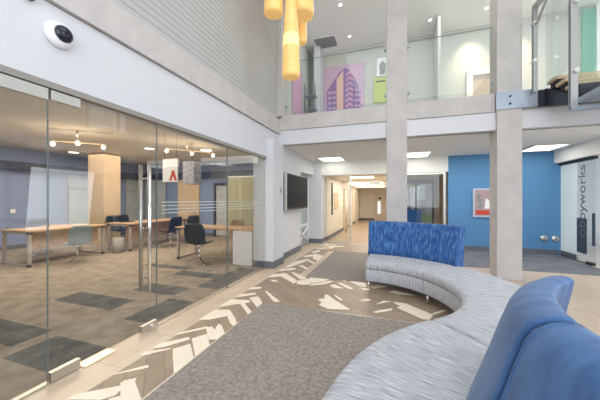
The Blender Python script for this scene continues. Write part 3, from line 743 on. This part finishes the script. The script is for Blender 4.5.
mu = thing('wall_mural', (-1.5, 8.88, 3.9), 'large purple and pink poster of a tower block on the upper wall', 'poster')
m_ = MB().box(-2.13, -.83, 8.86, 8.90, 3.75, 5.88, 0)
y_ = 8.858
m_.poly([(-2.05, y_, 3.76), (-2.05, y_, 5.1), (-1.65, y_, 5.65), (-1.45, y_, 5.80), (-1.25, y_, 5.65), (-.95, y_, 5.0), (-.95, y_, 3.76)], 1)
m_.poly([(-1.72, y_ - .002, 3.76), (-1.72, y_ - .002, 5.45), (-1.5, y_ - .002, 5.72), (-1.5, y_ - .002, 3.76)], 3)
z = 3.8
while z < 5.5:
    m_.poly([(-1.42, y_ - .003, z), (-1.3, y_ - .003, z + .1), (-1.18, y_ - .003, z), (-1.18, y_ - .003, z + .07), (-1.3, y_ - .003, z + .17), (-1.42, y_ - .003, z + .07)], 2)
    for a, b in ((-2.0, -1.88), (-1.84, -1.75), (-1.12, -1.05), (-1.02, -.96)):
        if z < 5.0: m_.poly([(a, y_ - .003, z), (b, y_ - .003, z), (b, y_ - .003, z + .08), (a, y_ - .003, z + .08)], 0)
    z += .17
obj('print', m_, [lilac, purple, pink, orange], mu)
m_ = MB().box(-2.595, -2.57, 7.0, 7.85, 3.9, 5.3, 0)
z = 3.95
while z < 5.2:
    m_.poly([(-2.568, 7.1, z), (-2.568, 7.4, z + .12), (-2.568, 7.7, z), (-2.568, 7.7, z + .07), (-2.568, 7.4, z + .19), (-2.568, 7.1, z + .07)], 1); z += .17
single('wall_mural', m_, [lilac, pink], 'narrow pink chevron poster at the far left of the upper floor', 'poster')
rk = thing('metal_shelf', (-2.3, 8.0, 3.5), 'thin metal shelving frame left of the white upper pier', 'shelf')
rm = MB()
for x in (-2.52, -2.2):
    rm.box(x, x + .02, 7.9, 7.92, 3.5, 5.0)
obj('upright', rm, black, rk)
for z in (3.85, 4.25, 4.65): obj('shelf_board', MB().box(-2.52, -2.18, 7.9, 8.2, z, z + .02), steel, rk)
single('poster', MB().box(-.55, -.12, 8.86, 8.9, 4.55, 5.32, 0).box(-.48, -.2, 8.855, 8.862, 5.18, 5.22, 1), [lime, black], 'lime green poster beside the middle column on the upper floor', 'poster')
single('portrait_print', MB().box(-.45, -.1, 8.86, 8.9, 5.36, 5.92, 0).prism([(-.36, 8.858, 5.40), (-.2, 8.858, 5.40), (-.17, 8.858, 5.7), (-.28, 8.858, 5.84), (-.38, 8.858, 5.7)], (0, -.002, 0), 1), [whitepl, greyp], 'black and white portrait print above the lime poster', 'picture')
# service hatch / brown door on the upper wall between the columns
ud = struct('door_12', MB().box(2.15, 2.9, 8.84, 8.9, 3.5, 5.0), mat('taupe_door', (.50, .42, .34), .5))
obj('door_frame', MB().box(2.0, 2.15, 8.80, 8.9, 3.5, 5.15).box(2.9, 3.0, 8.80, 8.9, 3.5, 5.15).box(2.15, 2.9, 8.80, 8.9, 5.0, 5.15), white2, ud)
struct('wall_back', MB().box(1.15, 1.22, 8.0, 8.9, 3.5, H2).box(.25, 1.15, 8.82, 8.9, 3.5, 5.1), upperwall)
vt = thing('air_vent', (-1.95, 8.25, H2 - .03), 'square grey air vent in the upper ceiling', 'vent')
obj('vent_frame', MB().box(-2.28, -1.6, 7.98, 8.6, H2 - .02, H2), whitepl, vt)
sl = MB().box(-2.25, -1.63, 8.01, 8.57, H2 - .022, H2 - .02)
for k in range(9): sl.bar((-2.25, 8.04 + k * .06, H2 - .03), (-1.63, 8.04 + k * .06, H2 - .03), .03, .006)
obj('vent_slats', sl, grill, vt)
for (x, y), lb in zip(((-1.23, 6.8), (-1.2, 8.2), (.98, 8.15), (2.28, 8.1), (.55, 6.9)),
                      ('recessed upper downlight nearest the beam left of the middle column', 'recessed upper downlight right of the air vent', 'recessed upper downlight between the columns, toward the wall',
                       'recessed upper downlight beside the right column', 'recessed upper downlight between the columns, near the edge')):
    t = thing('downlight', (x, y, H2 - .02), lb, 'ceiling light', 'upper ceiling downlights')
    obj('trim_ring', MB().cyl((x, y, H2 - .015), (x, y, H2), .07, n=20), whitepl, t)
    obj('lens', MB().cyl((x, y, H2 - .02), (x, y, H2 - .014), .045, n=16), spotglow, t)
# fluorescent panels under the mezzanine
for (x0, x1, y0, y1), lb in zip(((-2.2, -1.5, 8.3, 9.15), (.35, 1.0, 8.2, 9.1), (3.3, 3.95, 8.1, 8.95)),
                                ('bright square ceiling panel left of the middle column', 'bright square ceiling panel between the two columns', 'bright square ceiling panel in front of the blue wall')):
    t = thing('ceiling_light', ((x0 + x1) / 2, (y0 + y1) / 2, H1 - .03), lb, 'ceiling light', 'square panels under the mezzanine')
    obj('light_frame', MB().box(x0 - .04, x1 + .04, y0 - .04, y0, H1 - .03, H1).box(x0 - .04, x1 + .04, y1, y1 + .04, H1 - .03, H1).box(x0 - .04, x0, y0, y1, H1 - .03, H1).box(x1, x1 + .04, y0, y1, H1 - .03, H1), alu, t)
    obj('diffuser', MB().box(x0, x1, y0, y1, H1 - .022, H1), panelglow, t)
t = thing('ceiling_light', (-1.1, 11.2, 2.4), 'bright panel in the corridor ceiling', 'ceiling light')
obj('diffuser', MB().box(-1.6, -.7, 10.9, 11.6, 2.40, 2.42), panelglow, t)
t = thing('exit_sign', (-.75, 12.5, 2.2), 'small grey hanging sign in the corridor', 'sign')
obj('sign_body', MB().box(-.95, -.5, 12.5, 12.54, 2.2, 2.36), grill, t); obj('hanger', MB().box(-.74, -.72, 12.51, 12.53, 2.36, 2.42), alu, t)
single('wall_panel', MB().box(-2.3, -2.27, 10.75, 10.95, .9, 2.2), blackpl, 'tall narrow dark panel on the left corridor wall', 'panel')
single('wall_picture', MB().box(-2.3, -2.27, 11.3, 12.2, 1.1, 1.8), beige, 'tan picture on the left corridor wall', 'picture')
single('wall_plaque', MB().box(-.95, -.75, 20.9, 20.92, 1.55, 1.7), blackpl, 'small dark plaque on the door at the corridor end', 'sign')
single('bollard', MB().cyl((-2.0, 12.6, 0), (-2.0, 12.6, 1.5), .04, n=12), alu, 'slim grey metal post standing by the left corridor wall', 'post')

# ================================================================== STAIR AT THE RIGHT
stc = thing('metal_staircase', (3.0, 5.5, 2.2), 'dark steel stair with pale wood treads and glass guards joining the mezzanine', 'stairs')
sp = obj('fixing_plate', MB().box(1.86, 2.5, 6.055, 6.075, 3.20, 3.52), steel, stc, 'blue-grey bolted steel plate on the right column')
for z in (3.29, 3.43): obj('bolt', MB().cyl((2.08, 6.035, z), (2.08, 6.055, z), .018, n=8), darksteel, sp)
obj('landing_beam', MB().box(2.5, 4.4, 6.04, 6.10, 3.19, 3.48), darksteel, stc)
for x in (2.60, 4.0):
    obj('stringer', MB().prism([(x, 6.04, 3.20), (x, 6.04, 3.50), (x, 5.2, 3.08), (x, 5.2, 2.93)], (.05, 0, 0)), darksteel, stc)
for k in range(3):
    y = 6.02 - k * .27; z = 3.60 - k * .15
    tr_ = obj('tread', MB().box(2.62, 4.04, y - .27, y, z - .055, z), oak2, stc)
    obj('tread_tray', MB().box(2.67, 4.03, y - .262, y - .002, z - .13, z - .056), darksteel, tr_)
obj('lower_landing', MB().box(2.62, 4.4, 3.9, 5.2, 2.95, 3.02), steel, stc)
obj('landing_leg', MB().box(4.2, 4.3, 4.0, 4.1, 0, 2.95), steel, stc)
def post(x, y, z0, z1, w, name='guard_post'):
    return obj(name, MB().box(x, x + w, y, y + .02, z0, z1).box(x, x + w, y + .045, y + .065, z0, z1), guardm, stc)
pA = post(2.385, 5.93, 3.42, 4.93, .065)
for z in (3.98, 4.66): obj('clamp', MB().cyl((2.40, 5.90, z), (2.40, 6.02, z), .03, n=12), chrome, pA)
obj('handrail', MB().bar((2.42, 5.99, 4.95), (2.50, 5.3, 4.95), .07, .07), guardm, stc)
obj('brace', MB().bar((2.43, 5.92, 4.62), (2.46, 5.6, 4.92), .025, .035), guardm, stc)
pB = post(2.535, 5.16, 2.86, 5.0, .085)
for z in (3.42, 4.45): obj('clamp', MB().cyl((2.58, 5.10, z), (2.58, 5.26, z), .035, n=12), chrome, pB)
obj('guard_foot', MB().box(2.535, 3.3, 5.14, 5.22, 2.84, 2.89), steel, stc)
obj('guard_glass', MB().box(2.548, 2.558, 5.25, 5.91, 3.5, 4.95), glass2, stc)
obj('guard_glass', MB().box(2.63, 4.2, 5.19, 5.2, 3.20, 5.1), glass2, stc)

# ================================================================== BLUE WALL, GLASS SIDE ROOM
pf = thing('picture_frame', (2.5, 9.28, 1.03), 'framed artwork with red shapes on the blue wall', 'picture')
obj('frame', MB().box(2.26, 2.80, 9.25, 9.30, 1.0, 1.84), mat('pale_frame', (.45, .52, .62), .4, .4), pf)
obj('print', MB().box(2.31, 2.75, 9.244, 9.25, 1.05, 1.79, 0).box(2.33, 2.73, 9.241, 9.245, 1.07, 1.2, 1).prism([(2.36, 9.243, 1.3), (2.5, 9.243, 1.25), (2.48, 9.243, 1.6), (2.38, 9.243, 1.7)], (0, -.002, 0), 2).prism([(2.55, 9.243, 1.25), (2.7, 9.243, 1.25), (2.66, 9.243, 1.5), (2.58, 9.243, 1.55)], (0, -.002, 0), 3),
    [mat('print_blush', (.42, .30, .32), .6), red, greyp, whitepl], pf)
for x, lb in ((3.98, 'left one of two round chrome wall plates low on the blue wall'), (4.23, 'right one of two round chrome wall plates, nearer the glass')):
    t = thing('wall_plate', (x, 9.3, .42), lb, 'wall plate', 'round chrome wall plates')
    obj('disc', MB().lathe((x, 9.3, .44), [(.09, -.002), (.09, -.014), (.05, -.03), (.02, -.032)], 24, axis='Y'), alu, t)
    obj('boss', MB().cyl((x, 9.27, .44), (x, 9.255, .44), .03, n=14), grill, t)
ge = thing('glass_entrance', (4.35, 8.6, 0), 'glass side entrance with grey vertical lettering right of the blue wall', 'glass door')
obj('header', MB().box(4.31, 4.39, 7.95, 9.3, 2.43, 2.5), darksteel, ge)
obj('frosted_panel', MB().box(4.344, 4.356, 8.62, 9.29, .14, 2.43), frost, ge)
obj('kick_plate', MB().box(4.34, 4.36, 8.62, 9.29, 0, .14), skirt, ge)
gp = obj('glass_pane', MB().box(4.345, 4.355, 7.95, 8.60, .02, 2.43), glass, ge)
obj('grey_film', MB().box(4.338, 4.344, 8.24, 8.60, .22, 1.06), film, ge)
obj('grey_film', MB().box(4.338, 4.344, 7.96, 8.06, .45, 1.2), film, ge)
obj('floor_track', MB().box(4.325, 4.36, 8.2, 9.29, 0, .012), darksteel, ge)
obj('floor_stop', MB().box(4.28, 4.38, 8.0, 8.18, 0, .07, 0, .015), blackpl, ge)
tx = bpy.data.curves.new('lettering', 'FONT'); tx.body = 'obbyworks'; tx.size = .36; tx.extrude = .002
to = bpy.data.objects.new('lettering_src', tx); COL.objects.link(to)
bpy.context.view_layer.update()
tm = bpy.data.meshes.new_from_object(to.evaluated_get(bpy.context.evaluated_depsgraph_get()))
bpy.data.objects.remove(to)
xs = [v.co.x for v in tm.vertices]; L = max(xs) - min(xs); mn = min(xs)
# reads upward; seen from the lobby side (looking to +X)
for v in tm.vertices:
    a = (v.co.x - mn) / L * 1.72; b = v.co.y
    v.co = Vector((4.332 - v.co.z, 8.28 + b, .62 + a)) 
tm.transform(Matrix.Translation((-4.35, -8.6, 0)))
tm.materials.append(mat('lettering_grey', (.12, .14, .17), .5))
tl = bpy.data.objects.new('lettering', tm); COL.objects.link(tl); tl.parent = ge; tl['label'] = 'dark grey lettering running up the glass'
# furniture of the side room
sb = thing('blue_table', (6.6, 9.9, 0), 'blue table beyond the side room glass', 'table')
obj('tabletop', MB().box(5.9, 7.4, 9.5, 10.3, .72, .76), bluewall, sb)
for x, y in ((5.95, 9.55), (7.3, 9.55), (5.95, 10.2), (7.3, 10.2)): obj('leg', MB().box(x, x + .05, y, y + .05, 0, .72), whitepl, sb)
# chair in the far vestibule
vc = thing('lounge_chair', (.75, 10.9, 0), 'dark blue chair behind the far glazed screen', 'chair')
obj('seat', MB().box(.45, 1.0, 10.6, 11.2, .38, .5, 0, .02), bluefab, vc); obj('backrest', MB().box(.45, 1.0, 10.6, 10.7, .5, 1.15, 0, .02), bluefab, vc)
for x, y in ((.48, 10.63), (.92, 10.63), (.48, 11.12), (.92, 11.12)): obj('leg', MB().box(x, x + .04, y, y + .04, 0, .38), black, vc)

# ================================================================== OFFICE FURNITURE
def desk(x0, x1, y0, y1, h, label, panel=None, front='x1'):
    t = thing('office_desk', ((x0 + x1) / 2, (y0 + y1) / 2, 0), label, 'desk')
    obj('desktop', MB().box(x0, x1, y0, y1, h - .035, h, 0, .004), oak, t)
    return t
def loop_leg(t, p0, p1, h):
    """closed rectangular leg frame between two floor points"""
    p0 = Vector((*p0, 0)); p1 = Vector((*p1, 0)); b = MB(); w = .06; k = (p1 - p0).normalized() * w / 2
    b.bar(p0 + k, p0 + k + Vector((0, 0, h)), w, w).bar(p1 - k, p1 - k + Vector((0, 0, h)), w, w)
    b.bar(p0 + Vector((0, 0, .025)), p1 + Vector((0, 0, .025)), w, .05).bar(p0 + Vector((0, 0, h - .025)), p1 + Vector((0, 0, h - .025)), w, .05)
    obj('leg', b, legm, t)
d1_ = desk(-8.66, -7.6, 3.80, 5.55, .81, 'wood desk nearest the left blue wall, with open rectangular legs')
loop_leg(d1_, (-8.62, 3.84), (-7.64, 3.84), .775); loop_leg(d1_, (-8.62, 5.48), (-7.64, 5.48), .775)
obj('modesty_panel', MB().box(-7.85, -7.82, 3.9, 5.45, .36, .775), oak, d1_)
d2_ = desk(-8.2, -7.2, 5.95, 8.3, .81, 'wood desk behind the tan column, second from the left')
loop_leg(d2_, (-8.15, 6.0), (-7.25, 6.0), .775); loop_leg(d2_, (-8.15, 8.24), (-7.25, 8.24), .775)
obj('modesty_panel', MB().box(-7.5, -7.47, 6.05, 8.2, .36, .775), oak, d2_)
d3_ = desk(-5.22, -2.97, 5.55, 6.35, .82, 'long wood desk with a white pedestal next to the glass')
loop_leg(d3_, (-5.18, 5.60), (-5.18, 6.30), .785)
pe = obj('pedestal', MB().box(-3.50, -3.0, 5.50, 6.30, 0.01, .78, 0, .004), lam, d3_, 'white pedestal of the desk')
for z in (.26, .52): obj('drawer_gap', MB().box(-3.49, -3.01, 5.497, 5.501, z, z + .003), whitepl, pe)
single('waste_bin', MB().lathe((-7.42, 5.74, 0), [(.13, 0), (.14, .42), (.13, .42), (.12, .02)], 20), grill2, 'pale waste bin standing between the two left desks', 'bin')

def make_chair(m, label, group, loc, rz):
    t = thing('swivel_chair', loc, label, 'chair', group, rz)
    prof = [(-.24, .44), (-.20, .455), (-.10, .45), (.02, .44), (.12, .45), (.18, .485), (.215, .55), (.23, .64), (.245, .74), (.265, .84), (.285, .90)]
    wid = [.20, .225, .235, .235, .23, .225, .22, .225, .225, .20, .15]
    me = MB(); rows = []
    for i, ((y, z), w) in enumerate(zip(prof, wid)):
        row = []
        for j in range(9):
            u = -1 + j / 4
            cz = .035 * u * u if i < 5 else 0
            cy = -.05 * u * u if i >= 5 else 0
            row.append(me.bm.verts.new((u * w, y + cy, z + cz)))
        rows.append(row)
    for a, b in zip(rows, rows[1:]):
        for j in range(8):
            f = me.bm.faces.new((a[j], a[j + 1], b[j + 1], b[j])); f.smooth = True
    o = obj('seat_shell', me, m, t, local=True)
    sm = o.modifiers.new('thick', 'SOLIDIFY'); sm.thickness = .018; sm.offset = -1
    obj('column', MB().cyl((0, 0, .13), (0, 0, .40), .022, n=12).cyl((0, 0, .39), (0, 0, .425), .10, .12, n=16), chrome, t, local=True)
    for k in range(4):
        a = math.pi / 4 + k * math.pi / 2; c, s = math.cos(a), math.sin(a)
        obj('leg', MB().bar((0, 0, .15), (.30 * c, .30 * s, .04), .03, .022).cyl((.29 * c, .29 * s, 0), (.29 * c, .29 * s, .045), .016, n=10), chrome, t, local=True)
    return t
# rz = 0 : the chair faces -Y, its back towards +Y
g_ = 'black shell chairs in the office'
ch = make_chair(shellb, 'dark navy shell chair drawn up to the desk with the white pedestal', g_, (-4.30, 5.33, 0), math.radians(192))
ch.scale = (1.08, 1.08, 1.08)
copy_thing(ch, (-6.75, 7.0, 0), math.radians(265), 'left one of the two dark shell chairs at the second desk')
copy_thing(ch, (-6.75, 7.85, 0), math.radians(255), 'right one of the two dark shell chairs at the second desk')
copy_thing(ch, (-9.15, 4.85, 0), math.radians(80), 'dark shell chair behind the leftmost desk by the blue wall')
copy_thing(ch, (-8.75, 6.75, 0), math.radians(90), 'dark shell chair tucked behind the second desk')
make_chair(shellg, 'grey-green shell chair in front of the leftmost desk', 'grey shell chairs', (-7.15, 4.5, 0), math.radians(255))
c5 = make_chair(shellt, 'taupe backed chair behind the pedestal desk, farther from the glass', 'taupe chairs behind the pedestal desk', (-4.35, 6.85, 0), 0)
copy_thing(c5, (-3.55, 6.85, 0), 0, 'taupe backed chair behind the pedestal desk, next to the glass')
single('partition_panel', MB().box(-5.95, -3.15, 9.0, 9.06, .02, 2.36, 0).box(-5.95, -3.15, 8.99, 9.07, 2.36, 2.40, 1), [mat('sage_panel', (.42, .42, .30), .5), whitepl], 'tall sage coloured panel behind the taupe chairs', 'panel')
single('light_switch', MB().box(-11.0, -10.985, 5.05, 5.17, 1.1, 1.22), whitepl, 'white switch plate on the left blue office wall', 'switch')
ty = thing('document_tray', (-8.35, 4.75, .81), 'flat brown tray lying on the leftmost desk', 'tray')
obj('tray_body', MB().box(-8.5, -8.2, 4.5, 5.0, .81, .825).box(-8.5, -8.2, 4.5, 4.52, .825, .85).box(-8.5, -8.2, 4.98, 5.0, .825, .85).box(-8.5, -8.485, 4.52, 4.98, .825, .85).box(-8.215, -8.2, 4.52, 4.98, .825, .85), oak, ty)
lp = thing('laptop', (-7.9, 6.4, .81), 'dark laptop lying open on the second desk behind the tan column', 'laptop')
obj('keyboard_base', MB().box(-8.0, -7.75, 6.22, 6.56, .81, .828), blackpl, lp)
obj('lid', MB().prism([(-8.0, 6.22, .828), (-8.0, 6.56, .828), (-8.05, 6.56, 1.03), (-8.05, 6.22, 1.03)], (-.01, 0, 0)), blackpl, lp)
# hanging signs
sg = thing('hanging_sign', (-4.98, 5.17, 1.93), 'white hanging board with a red chevron mark', 'sign')
obj('board', MB().box(-5.22, -4.78, 5.16, 5.19, 1.93, 2.48), whitepl, sg)
obj('red_mark', MB().prism([(-5.02, 5.155, 1.96), (-4.96, 5.155, 1.96), (-4.905, 5.155, 2.08), (-4.85, 5.155, 1.96), (-4.79, 5.155, 1.96), (-4.875, 5.155, 2.2), (-4.935, 5.155, 2.2)], (0, .004, 0)), red, sg)
for x in (-5.18, -4.82): obj('wire', MB().cyl((x, 5.175, 2.48), (x, 5.175, OC), .004, n=6), black, sg)
hb = thing('hanging_box', (-5.28, 6.25, 1.94), 'grey patterned hanging box right of the white board', 'sign')
obj('box', MB().box(-5.47, -5.09, 6.1, 6.4, 1.94, 2.56), mat('newsprint', (.50, .52, .58), .7, var=(.12, .14, .22), vscale=14), hb)
obj('wire', MB().cyl((-5.28, 6.25, 2.56), (-5.28, 6.25, OC), .004, n=6), black, hb)
# track lights: bars with three warm bulbs
def track(p, pts, label, e):
    t = thing('spot_bar', p, label, 'ceiling light', 'spotlight bars in the office')
    obj('mount', MB().cyl((p[0], p[1], p[2]), (p[0], p[1], OC), .02, n=10), alu, t)
    a = Vector(pts[0]); c = Vector(pts[-1])
    obj('bar', MB().bar(a + Vector((0, 0, .05)), c + Vector((0, 0, .05)), .03, .02), beige, t)
    for q in pts:
        s_ = obj('spot_head', MB().cyl((q[0], q[1], q[2] + .045), (q[0], q[1], q[2]), .035, .05, 14), alu, t)
        b_ = MB(); bmesh.ops.create_uvsphere(b_.bm, u_segments=14, v_segments=8, radius=.042, matrix=Matrix.Translation((q[0], q[1], q[2] - .02)))
        obj('bulb', b_, bulbglow, s_)
        l = bpy.data.lights.new('spot_bulb', 'POINT'); l.energy = e; l.color = (1, .72, .42); l.shadow_soft_size = .05
        lo = bpy.data.objects.new('spot_bulb_light', l); COL.objects.link(lo); lo.parent = t
        lo.location = Vector(q) - Vector(p) + Vector((0, 0, -.12))
track((-7.0, 4.4, 2.86), [(-7.3, 4.08, 2.79), (-6.95, 4.38, 2.84), (-6.60, 4.73, 2.79)], 'nearer spotlight bar with three warm bulbs hanging over the office', 6)
track((-5.5, 6.3, 2.9), [(-5.85, 5.92, 2.86), (-5.5, 6.5, 2.86), (-5.1, 6.95, 2.86)], 'farther spotlight bar with warm bulbs behind the hanging box', 6)
for (x, y, r), lb in zip(((-10.2, 6.3, .16), (-7.2, 6.6, .16), (-5.7, 7.4, .2)), ('round office downlight near the tan column', 'round office downlight left of the door handle', 'round office downlight right of the spotlight bar')):
    t = thing('downlight', (x, y, OC - .02), lb, 'ceiling light', 'office downlights')
    obj('trim_ring', MB().cyl((x, y, OC - .015), (x, y, OC), r, n=20), whitepl, t)
    obj('lens', MB().cyl((x, y, OC - .02), (x, y, OC - .014), r * .85, n=20), panelglow, t)
